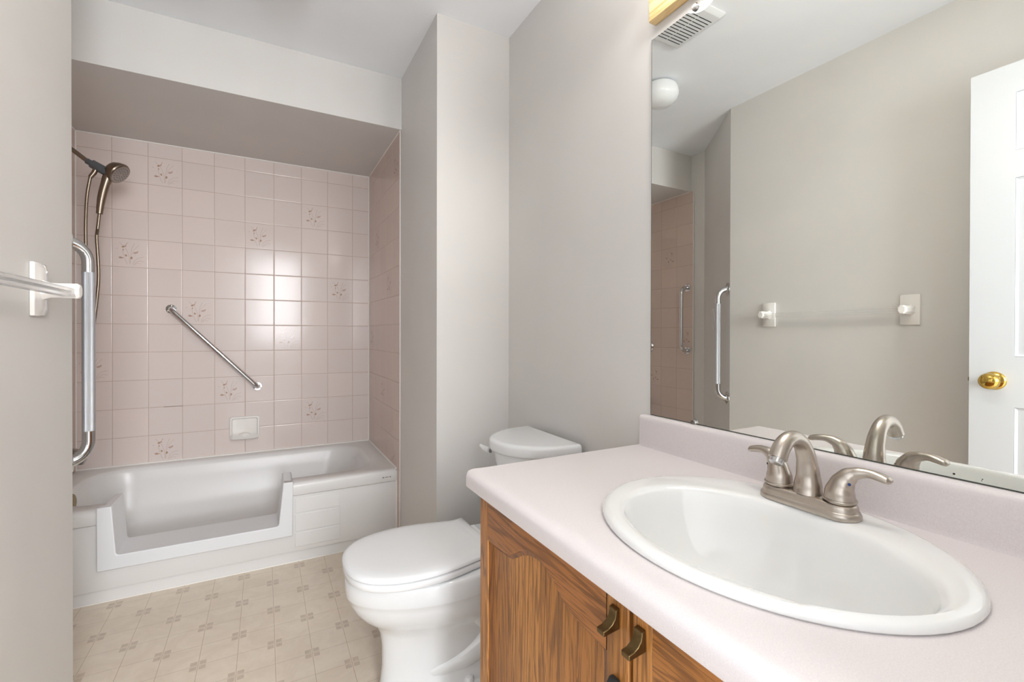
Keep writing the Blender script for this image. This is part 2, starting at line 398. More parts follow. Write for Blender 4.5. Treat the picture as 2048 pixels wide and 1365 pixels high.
bead(6, [(TLX, BY, RIM+.001), (TX, BY, RIM+.001)], .0065); bead(7, [(TX, BY, RIM+.001), (TX, TUBY+.01, RIM+.001)], .006)
bead(8, [(TX, TUBY+.008, RIM-.01), (TX, TUBY+.008, .0)], .0055); bead(9, [(TLX, TUBY+.018, .001), (TX, TUBY+.018, .001)], .0035)
bead(10, [(TLX, BY, SOFZ), (TLX, SOFY+.01, SOFZ)], .0035); bead(11, [(TLX, 2.335, .0), (TLX, 2.335, SOFZ)], .0028)

# ------------------------------------------------------------------ bathtub
tub = thing('bathtub', 'white alcove bathtub with a low step-in cutout in its front', 'bathtub', ((TX+TLX)/2, 2.8, 0))
def rrect(x0, x1, y0, y1, z, r, n=10, k=2.0):
    pts = []
    for cx, cy, a0 in [(x1-r, y1-r, 0), (x0+r, y1-r, PI/2), (x0+r, y0+r, PI), (x1-r, y0+r, 1.5*PI)]:
        for i in range(n+1):
            a = a0+PI/2*i/n; pts.append((cx+r*math.cos(a), cy+r*math.sin(a), z))
    return pts
A, B = TLX+.002, TX-.002
rings = [rrect(A, B, TUBY+.020, BY-.001, 0.0, .002), rrect(A, B, TUBY+.020, BY-.001, .0505, .002), rrect(A, B, TUBY+.032, BY-.001, .0515, .002), rrect(A, B, TUBY+.032, BY-.001, .0540, .002), rrect(A, B, TUBY+.008, BY-.001, .0545, .002), rrect(A, B, TUBY+.006, BY-.001, .060, .002), rrect(A, B, TUBY+.011, BY-.001, .3225, .002), rrect(A, B, TUBY+.026, BY-.001, .3230, .002), rrect(A, B, TUBY+.026, BY-.001, .3258, .002),
         rrect(A, B, TUBY+.003, BY-.001, .3261, .002), rrect(A, B, TUBY, BY-.001, .332, .002), rrect(A, B, TUBY, BY-.001, .370, .002),
         rrect(A, B, TUBY+.004, BY-.001, .381, .003), rrect(A, B, TUBY+.014, BY-.001, .3870, .004), rrect(A+.004, B-.004, TUBY+.03, BY-.006, RIM, .01),
         rrect(-.79, .535, 2.520, 3.128, .3870, .17), rrect(-.782, .525, 2.530, 3.120, .380, .17), rrect(-.775, .512, 2.538, 3.112, .362, .165),
         rrect(-.765, .49, 2.546, 3.104, .30, .165), rrect(-.750, .45, 2.558, 3.085, .20, .15), rrect(-.735, .40, 2.575, 3.055, .125, .14),
         rrect(-.71, .36, 2.60, 3.02, .097, .12), rrect(-.66, .30, 2.65, 2.97, .090, .09), rrect(-.3, -.1, 2.78, 2.84, .088, .02)]
mb = MB(); mb.loft(rings)
body = mb.build('tub_body', 'tub', tub, smooth=40)
# cut the step-in opening out of the front wall
cut = MB(); cut.prism([(-.548, .1855), (.072, .1855), (.092, .6), (-.568, .6)], 1, 2.3, 2.597)
cu = cut.build('cutter', 'tub')
bo = body.modifiers.new('cut', 'BOOLEAN'); bo.object = cu; bo.operation = 'DIFFERENCE'; bo.solver = 'EXACT'
bpy.context.view_layer.update()
dg = bpy.context.evaluated_depsgraph_get(); me = bpy.data.meshes.new_from_object(body.evaluated_get(dg)); body.modifiers.clear(); body.data = me
bpy.data.objects.remove(cu)
me.shade_smooth(); me.set_sharp_from_angle(angle=math.radians(40))
# apron: shallow grooves are thin raised panels, plus a kicker band
for z0_, z1_ in ((.2370, .3100), (.1475, .2335), (.075, .1440)):
    yy = TUBY+.006+.006*(z0_-.06)/.25
    MB().prism([(yy-.0022, z0_), (yy-.0014, z1_), (yy+.006, z1_), (yy+.006, z0_)], 0, .128, .335).build('apron_rib', 'tub', tub, bevel=.0035, seg=3)
# moulded insert lining the cutout
ins = MB()
fy = 2.4155
def U(y, e, zt, back=0):   # U outline ring; e shrinks
    return [(-.5975+e, y, .1405+e), (.1175-e, y, .1405+e), (.1195-e, y, zt), (.0775, y, zt), (.053+.002*back, y, .1995-back*.006), (-.532-.002*back, y, .1995-back*.006), (-.5505, y, zt), (-.5985+e, y, zt)]
outer = [(-.5975, .1405), (.1175, .1405), (.1195, .399), (.0775, .399), (.058, .206), (.053, .1995), (.045, .1975), (-.524, .1975), (-.532, .1995), (-.537, .206), (-.5505, .3995), (-.5985, .3995)]
ins.prism([(x, z) for x, z in outer], 1, fy, 2.452)
# sill and jambs running back over the tub wall
tr = [(.0775, .399), (.058, .206), (.053, .1995), (.045, .1975), (-.524, .1975), (-.532, .1995), (-.537, .206), (-.5505, .3995), (-.58, .3995), (-.566, .19), (-.555, .184), (.075, .184), (.085, .19), (.1195, .399)]
ins.prism(tr, 1, 2.452, 2.600)
ins.build('cutout_insert', 'insert', tub, bevel=.004, seg=3)
ov = MB(); ov.lathe([(0.0001, .008), (.02, .008), (.03, .006), (.034, .002), (.034, 0)], (-.7745, 2.8, .335), (1, 0, .1), 28); ov.build('overflow_plate', 'old_brass', tub)
mk = MB()
for (x, s) in [(.546, .0035), (.583, .0032)]: mk.lathe([(s, 0), (s, .0006)], (x, TUBY-.0001, .352), (0, -1, 0), 12)
for x, wd, hh in [(.5535, .003, .002), (.558, .003, .003), (.563, .004, .0035), (.568, .004, .0035), (.5735, .003, .004)]: mk.box((x-wd/2, TUBY-.0006, .352-hh/2), (x+wd/2, TUBY, .352+hh/2))
mk.build('maker_mark', 'ink', tub)

# ------------------------------------------------------------------ grab bars
def flange(mb, p, n, r=.036, th=.006):
    mb.lathe([(r, 0), (r, th*.5), (r*.92, th), (r*.55, th*1.1), (r*.5, th*1.9), (.0001, th*2)], p, n, 28)
def screws(mb, p, n, r, i):
    n = Vector(n).normalized(); a = Vector((0, 0, 1)); a = (a-n*a.dot(n)).normalized(); b = n.cross(a)
    for i in (i,):
        t = 2*PI*i/3; q = Vector(p)+(a*math.cos(t)+b*math.sin(t))*r+n*.0058
        mb.lathe([(.0042, 0), (.004, .0015), (.0001, .0024)], q, n, 10)
def grab(name, label, A, Bp, n, off, r, bend, tagmat='chrome', knurl=False, rf=.036):
    A = Vector(A); Bp = Vector(Bp); n = Vector(n).normalized(); d = (Bp-A).normalized()
    t = thing(name, label, 'grab bar', A, 'chrome grab bars around the bathtub')
    def arc(P, dd):
        out = []
        for k in range(9):
            a = PI/2*k/8
            out.append(P+n*(off-bend+bend*math.sin(a))+dd*(bend*(1-math.cos(a))))
        return out
    pa = [A+n*.004]+arc(A, d); pb = list(reversed([Bp+n*.004]+arc(Bp, -d)))
    if knurl:
        k0 = A+n*off+d*(bend+.03); k1 = Bp+n*off-d*(bend+.03)
        MB().tube(pa+[k0], r, 20).build('bar_end', 'chrome', t); MB().tube([k1]+pb, r, 20).build('bar_end', 'chrome', t)
        # knurled grip modelled about its own axis
        c = (k0+k1)/2; g = MB().tube([Vector((0, 0, -(k1-k0).length/2)), Vector((0, 0, (k1-k0).length/2))], r*1.0, 32)
        o = g.build('knurled_grip', 'knurled'); o.parent = t; o.location = c-Vector(t.location)
    else: MB().tube(pa+pb, r, 18).build('bar', 'chrome', t)
    for P in (A, Bp):
        f = MB(); flange(f, P, n, rf); fo = f.build('flange', 'chrome', t)
        for i in range(3):
            s = MB(); screws(s, P, n, rf*.74, i); s.build('screw', 'dull_chrome', fo)
    return t
aw = Vector((-.365, .4636, 0)).normalized(); an = Vector((aw.y, -aw.x, 0)).normalized()
if an.x < 0: an = -an
pb = Vector((LX, 1.7528, 0))+aw*.041
grab('grab_bar', 'tall chrome grab bar with knurled grip beside the left wall edge', pb+Vector((0, 0, 1.375)), pb+Vector((0, 0, .728)), an, .056, .0158, .055, knurl=True, rf=.038)
grab('grab_bar', 'slanting plain chrome grab bar on the long pink tiled wall', (-.462, BY, 1.243), (-.038, BY, .787), (0, -1, 0), .042, .0128, .03, rf=.026)
grab('grab_bar', 'short upright chrome grab bar on the left tiled end wall, seen in mirror', (TLX, 2.385, 1.452), (TLX, 2.385, .985), (1, 0, 0), .066, .0128, .045, rf=.03)
# white strap loop hanging from a hook on the angled wall
HOOKS = .31
hk = Vector((LX, 1.7528, 1.266))+aw*HOOKS
t = thing('strap_loop', 'small white plastic strap loop hanging behind the tall knurled grab bar', 'strap', hk)
b = MB(); q = hk; s2 = aw*.016
b.loft([[q-s2+Vector((0, 0, -.008))+an*.0005, q+s2+Vector((0, 0, -.008))+an*.0005, q+s2+Vector((0, 0, .008))+an*.0005, q-s2+Vector((0, 0, .008))+an*.0005],
        [q-s2+Vector((0, 0, -.008))+an*.02, q+s2+Vector((0, 0, -.008))+an*.02, q+s2+Vector((0, 0, .008))+an*.02, q-s2+Vector((0, 0, .008))+an*.02]])
b.build('hook', 'white_plastic', t, bevel=.002)
b = MB(); c = hk+an*.014+Vector((0, 0, -.068)); pts = [c+aw*(.022*math.sin(a))+Vector((0, 0, .062*math.cos(a))) for a in [2*PI*k/24 for k in range(25)]]
b.tube(pts, .0035, 8); b.build('loop', 'white_plastic', t)

# ------------------------------------------------------------------ shower set on the left tiled wall
SY = 2.80
sh = thing('hand_shower', 'aged nickel hand shower on a wall arm with metal hose', 'hand shower', (TLX, SY, 1.99))
MB().lathe([(.032, 0), (.031, .004), (.022, .010), (.012, .012)], (TLX, SY, 1.985), (1, 0, 0), 24).build('arm_flange', 'nickel_dark', sh)
MB().tube([(TLX+.002, SY, 1.985), (-.83, SY, 1.978), (-.79, SY, 1.958), (-.715, SY, 1.898)], .0095, 16, smooth_path=5).build('shower_arm', 'nickel_dark', sh)
D = Vector((.065, -.01, -.038)).normalized(); H0 = Vector((-.722, SY, 1.903))
hold = MB().tube([H0, H0+D*.02, H0+D*.022, H0+D*.075, H0+D*.077, H0+D*.095], [.013, .013, .0195, .0205, .017, .016], 20).build('holder', 'grey_plastic', sh)
MB().tube([H0+D*.045, H0+D*.045+Vector((-.012, 0, -.03)), H0+D*.045+Vector((-.025, 0, -.052))], [.011, .0105, .0095], 14).build('hose_outlet', 'nickel_dark', hold)
NF = Vector((.74, -.26, -.60)).normalized(); HC = Vector((-.606, SY-.012, 1.862))
hd = MB().lathe([(.0001, -.047), (.018, -.046), (.034, -.036), (.045, -.018), (.050, -.004), (.0515, .004), (.049, .009), (.044, .011)], HC, NF, 36).build('shower_head', 'nickel_dark', sh)
MB().lathe([(.044, .0), (.044, .0115), (.030, .0135), (.0001, .014)], HC, NF, 36).build('spray_face', 'dull_chrome', hd)
nz = MB(); xa = Vector((0, 0, 1)); xa = (xa-NF*xa.dot(NF)).normalized(); xb = NF.cross(xa)
for rr_, kk_ in ((.012, 6), (.022, 12), (.034, 18)):
    for i in range(kk_):
        a = 2*PI*i/kk_; nz.lathe([(.0018, 0), (.0014, .003)], HC+NF*.0125+(xa*math.cos(a)+xb*math.sin(a))*rr_, NF, 8)
nz.build('nozzles', 'grey_plastic', hd)
MB().tube([HC-NF*.036+Vector((.006, 0, .0)), (-.646, SY, 1.842), (-.659, SY, 1.795), (-.669, SY, 1.745), (-.675, SY, 1.70), (-.678, SY, 1.668)], [.026, .021, .0175, .0165, .0145, .0115], 18, smooth_path=5).build('handle', 'nickel_dark', sh)
MB().tube([(-.6755, SY, 1.692), (-.6785, SY, 1.664)], [.0135, .0125], 18).build('hose_nut', 'nickel_dark', sh)
hp = [(-.678, SY, 1.668), (-.684, SY, 1.60), (-.688, SY, 1.55), (-.684, SY, 1.46), (-.682, SY, 1.36), (-.690, SY, 1.24), (-.702, SY, 1.12), (-.7085, SY, 1.02), (-.715, SY+.004, .992),
      (-.7235, SY+.008, 1.02), (-.7275, SY+.008, 1.15), (-.7285, SY+.006, 1.32), (-.7275, SY+.004, 1.48), (-.727, SY, 1.62), (-.722, SY, 1.74), H0+D*.045+Vector((-.025, 0, -.05))]
P_, _ = catmull([Vector(p) for p in hp], [1]*len(hp), 26)
rad = [.0074 if k % 2 else .0062 for k in range(len(P_))]
MB().tube(P_, rad, 10).build('metal_hose', 'nickel_hose', sh, smooth=60)
vl = thing('shower_valve', 'round chrome shower valve on the left tiled wall, at the mirror edge', 'shower valve', (TLX, 2.775, 1.0))
MB().lathe([(.05, 0), (.05, .003), (.044, .010), (.028, .014), (.022, .016)], (TLX, 2.775, 1.005), (1, 0, 0), 36).build('escutcheon', 'chrome', vl)
MB().lathe([(.016, .01), (.016, .045), (.024, .048), (.026, .062), (.020, .072), (.0001, .074)], (TLX, 2.775, 1.005), (1, 0, 0), 28).build('knob', 'chrome', vl)
sp = thing('tub_spout', 'dull metal tub spout below the lower end of the knurled grab bar', 'tub spout', (TLX, SY, .55))
MB().tube([(TLX+.001, SY, .556), (-.83, SY, .556), (-.79, SY, .553), (-.762, SY, .545), (-.752, SY, .527), (-.755, SY, .505)], [.027, .026, .027, .0285, .027, .021], 20, smooth_path=4).build('spout', 'dull_chrome', sp)
MB().lathe([(.005, 0), (.004, .014), (.009, .016), (.009, .022), (.0001, .024)], (-.748, SY, .562), (.5, 0, 1), 16).build('diverter_knob', 'dull_chrome', sp)

# ------------------------------------------------------------------ soap dish
sd = thing('soap_dish', 'white ceramic soap dish set in the pink tiles over the tub', 'soap dish', (-.105, BY, .48))
b = MB()
def dring(ins_, y, zt=.612, zb=.477): return rrect2(-.184+ins_, -.026-ins_, zb+ins_, zt-ins_, y, .012)
def rrect2(x0, x1, z0, z1, y, r, n=5):
    pts = []
    for cx, cz, a0 in [(x1-r, z1-r, 0), (x0+r, z1-r, PI/2), (x0+r, z0+r, PI), (x1-r, z0+r, 1.5*PI)]:
        for i in range(n+1):
            a = a0+PI/2*i/n; pts.append((cx+r*math.cos(a), y, cz+r*math.sin(a)))
    return pts
b.loft([dring(0, BY), dring(.001, BY-.010), dring(.005, BY-.014), dring(.010, BY-.014), dring(.016, BY-.006), dring(.03, BY-.004)])
b.build('back_plate', 'dish', sd)
# curved bowl lip bulging from the lower part, with a drain notch in the middle
b = MB(); N = 28
for s_ in (0,):
    R0 = []
    prof = lambda u: .034+.022*math.sin(PI*u)**.6
    outs = []
    for k in range(N+1):
        u = k/N; x = -.176+.142*u; dpt = prof(u); notch = .010*math.exp(-((u-.5)/.07)**2)
        zt = .508-notch
        outs.append([(x, BY-.004, .484), (x, BY-dpt*.55, .476), (x, BY-dpt*.9, .484), (x, BY-dpt, .496), (x, BY-dpt-.002, zt-.003), (x, BY-dpt+.001, zt), (x, BY-dpt+.006, zt-.003), (x, BY-dpt+.010, .494), (x, BY-dpt*.4, .488), (x, BY-.004, .490)])
    b.loft(outs)
b.build('dish_lip', 'dish', sd)
b = MB(); b.lathe([(.036, 0), (.034, .008), (.026, .018), (.012, .024), (.0001, .026)], (-.105, BY-.022, .492), (0, 0, 1), 24, sy=.6); b.build('soap_rest', 'dish', sd)
b = MB(); b.lathe([(.012, 0), (.010, .0025), (.0001, .003)], (-.103, BY-.044, .492), (0, 0, 1), 16, sx=1.5, sy=.5); b.build('grime_spot', 'rust', sd)
# rust line on one tile joint
st = tag(MB().box((X0+1.45*T, BY-.0008, Z0-9*TV-.0012), (X0+2.02*T, BY+.0002, Z0-9*TV+.0012)).build('grout_stain', 'rust', smooth=0), 'thin brown rust line in the tile joint above the flower tile by the tub', 'stain')

# ------------------------------------------------------------------ towel bar on the left wall
tb = thing('towel_bar', 'clear acrylic towel bar with two white ceramic posts on the left wall', 'towel bar', (LX, 1.2, 1.21))
for yc, zc_ in ((1.5135, 1.212), (.9015, 1.212)):
    b = MB(); w_, h_ = .0345, .064
    b.loft([[(LX+.0003, yc-w_*q, zc_-h_*q2) for q, q2 in ((1, 1), (-1, 1), (-1, -1), (1, -1))],
            [(LX+.009, yc-w_*q, zc_-h_*q2) for q, q2 in ((1, 1), (-1, 1), (-1, -1), (1, -1))],
            [(LX+.016, yc-w_*.62*q, zc_-h_*.72*q2) for q, q2 in ((1, 1), (-1, 1), (-1, -1), (1, -1))]])
    pl = b.build('mounting_plate', 'dish', tb, bevel=.0025)
    b = MB()
    R = lambda x, a, c: [(x, yc+p*a, zc_-.001+q*c) for p, q in ((1, .45), (.45, 1), (-.45, 1), (-1, .45), (-1, -.45), (-.45, -1), (.45, -1), (1, -.45))]
    b.loft([R(LX+.010, .024, .026), R(LX+.030, .017, .018), R(LX+.045, .016, .0175), R(LX+.078, .017, .0185), R(LX+.083, .012, .014)])
    b.build('post', 'dish', pl, bevel=.001, smooth=20)
def barring(y, r=.0102): return [(-.4190+p*r, y, 1.2060+q*r) for p, q in ((-1, -1), (-1, -.25), (-.86, -.12), (-1, 0), (-.86, .12), (-1, .25), (-1, 1), (1, 1), (1, .25), (.86, .12), (1, 0), (.86, -.12), (1, -.25), (1, -1))]
MB().loft([barring(.905), barring(1.512)]).build('acrylic_rod', 'acrylic', tb, smooth=0)

# ------------------------------------------------------------------ toilet
TYC = 1.428
to = thing('toilet', 'white two-piece toilet with closed lid beside the oak vanity', 'toilet', (.6, TYC, 0))
def half_profile(xs, hs, z, n=9):
    """closed outline from a list of stations tip->back, mirrored about TYC"""
    P = [Vector((x, h, 0)) for x, h in zip(xs, hs)]; Q, _ = catmull(P, [1]*len(P), 4)
    right = [(p.x, TYC-max(p.y, 0), z) for p in Q]; left = [(p.x, TYC+max(p.y, 0), z) for p in reversed(Q[1:])]
    return right+left
def egg(xf, xb, hw, z, bw=.75):
    L = xb-xf
    ts = [0, .012, .05, .12, .22, .34, .48, .62, .76, .88, .97, 1]
    hs = [0, .20, .42, .64, .83, .95, 1, .985, .93, .86, bw+.02, bw]
    return half_profile([xf+L*t_ for t_ in ts], [hw*h for h in hs], z)
def egg2(xf, xb, hw, z):  # fully rounded
    return [(xf+(xb-xf)*.5*(1-math.cos(t_))-.0, TYC-hw*math.sin(t_)*(1-.10*math.cos(t_)), z) for t_ in [2*PI*k/48 for k in range(48)]]
b = MB()
b.loft([egg2(.302, .80, .124, 0), egg2(.304, .80, .122, .015), egg2(.313, .79, .112, .030), egg2(.318, .78, .107, .09), egg2(.317, .77, .108, .15), egg2(.311, .765, .113, .190), egg2(.300, .76, .122, .212), egg2(.280, .76, .137, .232),
        egg2(.254, .76, .153, .254), egg2(.234, .76, .165, .280), egg2(.222, .76, .1715, .305), egg2(.218, .76, .1735, .318), egg2(.2135, .76, .177, .3235), egg2(.211, .76, .179, .330), egg2(.209, .76, .180, .355), egg2(.209, .76, .180, .374), egg2(.213, .76, .178, .383), egg2(.222, .757, .171, .3860)])
b.build('bowl', 'porcelain', to, smooth=60)
# sculpted trapway on both sides and foot flange
for sg in (-1, 1):
    b = MB(); y_ = TYC+sg*.088
    b.tube([(.44, TYC+sg*.05, .27), (.54, TYC+sg*.075, .255), (.62, TYC+sg*.082, .215), (.64, TYC+sg*.084, .155), (.58, TYC+sg*.082, .105), (.49, TYC+sg*.07, .08), (.42, TYC+sg*.05, .07)], [.04, .052, .05, .046, .042, .036, .03], 24, smooth_path=6)
    b.build('trapway', 'porcelain', to, smooth=70)
    b = MB(); b.tube([(.50, TYC+sg*.08, .335), (.66, TYC+sg*.085, .30), (.755, TYC+sg*.085, .22), (.77, TYC+sg*.08, .12), (.77, TYC+sg*.07, .02)], [.05, .06, .058, .052, .05], 24, smooth_path=6)
    b.build('trapway_rear', 'porcelain', to, smooth=70)
b = MB(); b.loft([rrect(.40, .80, TYC-.128, TYC+.128, 0, .06), rrect(.40, .80, TYC-.128, TYC+.128, .018, .06), rrect(.41, .79, TYC-.12, TYC+.12, .026, .05)]); b.build('foot', 'porcelain', to, smooth=50)
for sg in (-1, 1):
    b = MB(); b.lathe([(.016, 0), (.016, .008), (.012, .016), (.0001, .020)], (.56, TYC+sg*.112, .025), (0, 0, 1), 20); b.build('bolt_cap', 'seat', to)
# deck under the tank
b = MB(); b.loft([rrect(.60, .93, TYC-.12, TYC+.12, .20, .04), rrect(.60, .935, TYC-.135, TYC+.135, .36, .04), rrect(.62, .935, TYC-.15, TYC+.15, .39, .03)]); b.build('tank_shelf', 'porcelain', to, smooth=50)
# seat ring and lid
XS = [.205, .207, .216, .238, .275, .33, .39, .45, .51, .565, .61, .645]
HS = [0, .035, .075, .115, .147, .170, .179, .178, .168, .154, .146, .153]
def seatring(ins_, z):
    k = 1-ins_/.2; kh = 1-ins_/.178
    return half_profile([.43+(x-.43)*k for x in XS], [h*kh for h in HS], z)
b = MB(); b.loft([seatring(.022, .3855), seatring(.016, .3895), seatring(.004, .3905), seatring(.001, .3935), seatring(.001, .4070), seatring(.004, .4105), seatring(.014, .4110)]); b.build('seat', 'seat', to, smooth=50)
b = MB(); XS2 = XS
b.loft([seatring(.014, .4108), seatring(.012, .4138), seatring(.002, .4145), seatring(-.001, .4165), seatring(-.001, .4215), seatring(.002, .4262), seatring(.012, .4300), seatring(.034, .4320), seatring(.06, .4326)]); b.build('lid', 'seat', to, smooth=50)
b = MB(); b.box((.640, TYC-.10, .39), (.672, TYC+.10, .416)); b.build('hinge', 'seat', to, bevel=.005, seg=3)
# tank: half-oval plan, flat against the wall
def dring(xb, dpt, hw, z, n=40, pw=2.1):
    pts = [(xb, TYC-hw, z)]
    for k in range(1, n):
        tt = -1+2*k/n; pts.append((xb-.018-(dpt-.018)*(1-abs(tt)**pw)**(1/1.9), TYC+hw*tt, z))
    pts.append((xb, TYC+hw, z)); return pts
XB = RX-.018
b = MB(); b.loft([dring(XB, .155, .150, .385), dring(XB, .165, .155, .40), dring(XB, .205, .172, .62), dring(XB, .220, .178, .695)]); b.build('tank', 'porcelain', to, smooth=50)
b = MB(); b.loft([dring(XB, .216, .174, .6935), dring(XB, .224, .180, .6945), dring(XB, .233, .186, .6965), dring(XB, .236, .188, .701), dring(XB, .236, .188, .724), dring(XB, .2335, .186, .7305), dring(XB, .228, .181, .7345), dring(XB, .215, .170, .7355)]); b.build('tank_lid', 'porcelain', to, smooth=50)
b = MB(); b.lathe([(.012, 0), (.012, .010), (.009, .014)], (.756, TYC+.137, .668), (-1, .3, 0), 18); lv = b.build('lever_hub', 'dull_chrome', to)
b = MB(); b.tube([(.745, TYC+.130, .668), (.737, TYC+.150, .671), (.736, TYC+.190, .675)], [.0125, .011, .006], 14); b.build('flush_lever', 'seat', to)

# ------------------------------------------------------------------ vanity cabinet
XF = .430; ZC = .757
va = thing('vanity_cabinet', 'honey oak vanity cabinet under the pink white counter', 'cabinet', (.69, .42, 0))
b = MB(); o0 = (XF+.020, RX+.0035, YE+.004, .944); i0 = (XF+.040, RX-.009, YE+.022, .926)
b.loft([rrect(*o0, .09, .0005, 1), rrect(*o0, ZC-.0006, .0005, 1), rrect(*i0, ZC-.0006, .0005, 1), rrect(*i0, .110, .0005, 1)])
b.build('body', 'oak_v', va, smooth=30)
MB().box((XF+.075, YE+.006, 0), (RX, .940, .0898)).build('toe_kick', 'oak_v', va)
D1 = (.9475, .4655); D2 = (.4585, -.02)
def vdoor(y1, y0, hl, hr, lab_):
    """y1 far edge, y0 near edge; stiles hl and hr wide"""
    xb, xf = XF+.0195, XF
    zt, zb = ZC-.006, .115
    a, c = y1-hl, y0+hr
    dr = MB().box((xf+.009, c-.004, zb+.05), (xb-.003, a+.004, .725)).build('door', 'oak_panel', va)
    MB().box((xf, y1-hl, zb), (xb, y1, zt)).build('stile', 'oak_v', dr, bevel=.0025, seg=3)
    MB().box((xf, y0, zb), (xb, y0+hr, zt)).build('stile', 'oak_v', dr, bevel=.0025, seg=3); W = a-c; mid = (a+c)/2
    PA = [(1.0, .6540), (.62, .6590), (.50, .6640), (.40, .6755), (.28, .6905), (.14, .7015), (0, .7045)]
    def arch(y):
        u = abs(y-mid)/(W/2)
        for (u1, z1), (u0_, z0) in zip(PA, PA[1:]):
            if u0_ <= u <= u1+1e-9:
                t_ = (u-u0_)/(u1-u0_); return z0+(z1-z0)*(t_ if u1 > .5 else t_*t_*(3-2*t_)*.35+t_*.65)
        return PA[0][1]
    n_ = 48
    ys = [c+(a-c)*k/n_ for k in range(n_+1)]
    r = MB(); poly = [(y, arch(y)) for y in ys]+[(a, zt), (c, zt)]
    # polygon in (y,z) extruded along x, triangulated as strips for a clean curve
    for k in range(n_):
        r.add([(xf, ys[k], arch(ys[k])), (xf, ys[k+1], arch(ys[k+1])), (xf, ys[k+1], zt), (xf, ys[k], zt),
               (xb, ys[k], arch(ys[k])), (xb, ys[k+1], arch(ys[k+1])), (xb, ys[k+1], zt), (xb, ys[k], zt)],
              [(0, 1, 2, 3), (4, 7, 6, 5), (0, 4, 5, 1), (3, 2, 6, 7)])
    r.build('top_rail', lab_, dr, bevel=.0022, seg=3)
    MB().box((xf, c, zb), (xb, a, zb+.06)).build('bottom_rail', 'oak_h', dr, bevel=.002)
    # moulding lip around the opening, stepping down to the flat panel
    mo = MB(); st_ = .010
    for k in range(n_):
        y_a, y_b = ys[k], ys[k+1]
        mo.add([(xf+.003, y_a, arch(y_a)+.001), (xf+.003, y_b, arch(y_b)+.001), (xf+.009, y_b, arch(y_b)-st_), (xf+.009, y_a, arch(y_a)-st_)], [(0, 1, 2, 3)])
    mo.add([(xf+.003, a+.001, .66), (xf+.003, a+.001, .17), (xf+.009, a-st_*1.5, .17), (xf+.009, a-st_*1.5, .66)], [(0, 1, 2, 3)])
    mo.add([(xf+.003, c-.001, .66), (xf+.003, c-.001, .17), (xf+.009, c+st_*1.5, .17), (xf+.009, c+st_*1.5, .66)], [(0, 1, 2, 3)])
    mo.build('moulding', 'oak_dark', dr, smooth=60)
    return dr
MAT['oak_dark'] = m_oak('oak_moulding', 2, light=srgb(140, 88, 44), mid=srgb(110, 66, 30), dark=srgb(70, 38, 16), off=7)
dA = vdoor(D1[0], D1[1], .040, .046, 'oak_h'); dB = vdoor(D2[0], D2[1], .036, .046, 'oak_h2')
def pull(dr, yc, zc_):
    w_ = .0075; b = MB()
    # side profile in x (out of the door = smaller x) and z
    pf = [(XF, zc_-.014), (XF-.028, zc_-.017), (XF-.0285, zc_-.0095), (XF-.020, zc_-.008), (XF-.013, zc_-.004), (XF-.008, zc_+.002), (XF-.0065, zc_+.009), (XF-.007, zc_+.013), (XF, zc_+.015)]
    b.prism(pf, 1, yc-w_, yc+w_)
    h = b.build('pull', 'bronze', dr, bevel=.0012, seg=3)
pull(dA, .4905, .7145); pull(dB, .4415, .7125)
b = MB(); b.prism([(XF, .590), (XF-.012, .590), (XF-.012, .624), (XF-.007, .631), (XF, .631)], 1, .480, .497); b.build('catch', 'dark', dA, bevel=.002)

# ------------------------------------------------------------------ countertop with backsplash
ct = thing('countertop', 'pinkish white laminate countertop with matching backsplash', 'countertop', (.68, .42, ZC))
def ctprof(y, e=0):
    P = [(RX-.0195, CTZ), (.452, CTZ), (.440, CTZ+.0006), (.428, CTZ+.001), (.420, CTZ+.0002), (.4125, CTZ-.0022), (.4070, CTZ-.0062), (.4042, CTZ-.0115), (.4036, CTZ-.018), (.4045, ZC+.004), (.4070, ZC), (RX+.004, ZC), (RX+.004, CTZ)]
    return [(max(x, .4036+e) if e else x, y, z-(e*.0)) for x, z in P]
b = MB(); b.loft([ctprof(YE+.002), ctprof(.966), ctprof(.972, .0015), ctprof(.9765, .006)])
top = b.build('counter_slab', 'laminate', ct, smooth=50)
cut = MB(); cut.lathe([(1, -.1), (1, .1)], (.684, .456, CTZ), (0, 0, 1), 64, sx=.205, sy=.247)
cu = cut.build('cutter', 'laminate')
bo = top.modifiers.new('cut', 'BOOLEAN'); bo.object = cu; bo.operation = 'DIFFERENCE'; bo.solver = 'EXACT'
bpy.context.view_layer.update()
dg = bpy.context.evaluated_depsgraph_get(); me = bpy.data.meshes.new_from_object(top.evaluated_get(dg)); top.modifiers.clear(); top.data = me
bpy.data.objects.remove(cu)
me.shade_smooth(); me.set_sharp_from_angle(angle=math.radians(50))
def bsprof(y, e=0):
    P = [(RX+.004, CTZ-.0), (RX-.022, CTZ), (RX-.0205, CTZ+.004), (RX-.020, CTZ+.010), (RX-.020, CTZ+.070), (RX-.0195, CTZ+.078), (RX-.0165, CTZ+.0835), (RX-.012, CTZ+.086), (RX-.004, CTZ+.0868), (RX+.004, CTZ+.0868)]
    return [(max(x, RX-.02+e) if e else x, y, z-e*.5*(z > CTZ+.05)) for x, z in P]
b = MB(); b.loft([bsprof(YE+.002), bsprof(.968), bsprof(.973, .002), bsprof(.976, .006)]); b.build('backsplash', 'laminate', ct, smooth=50)

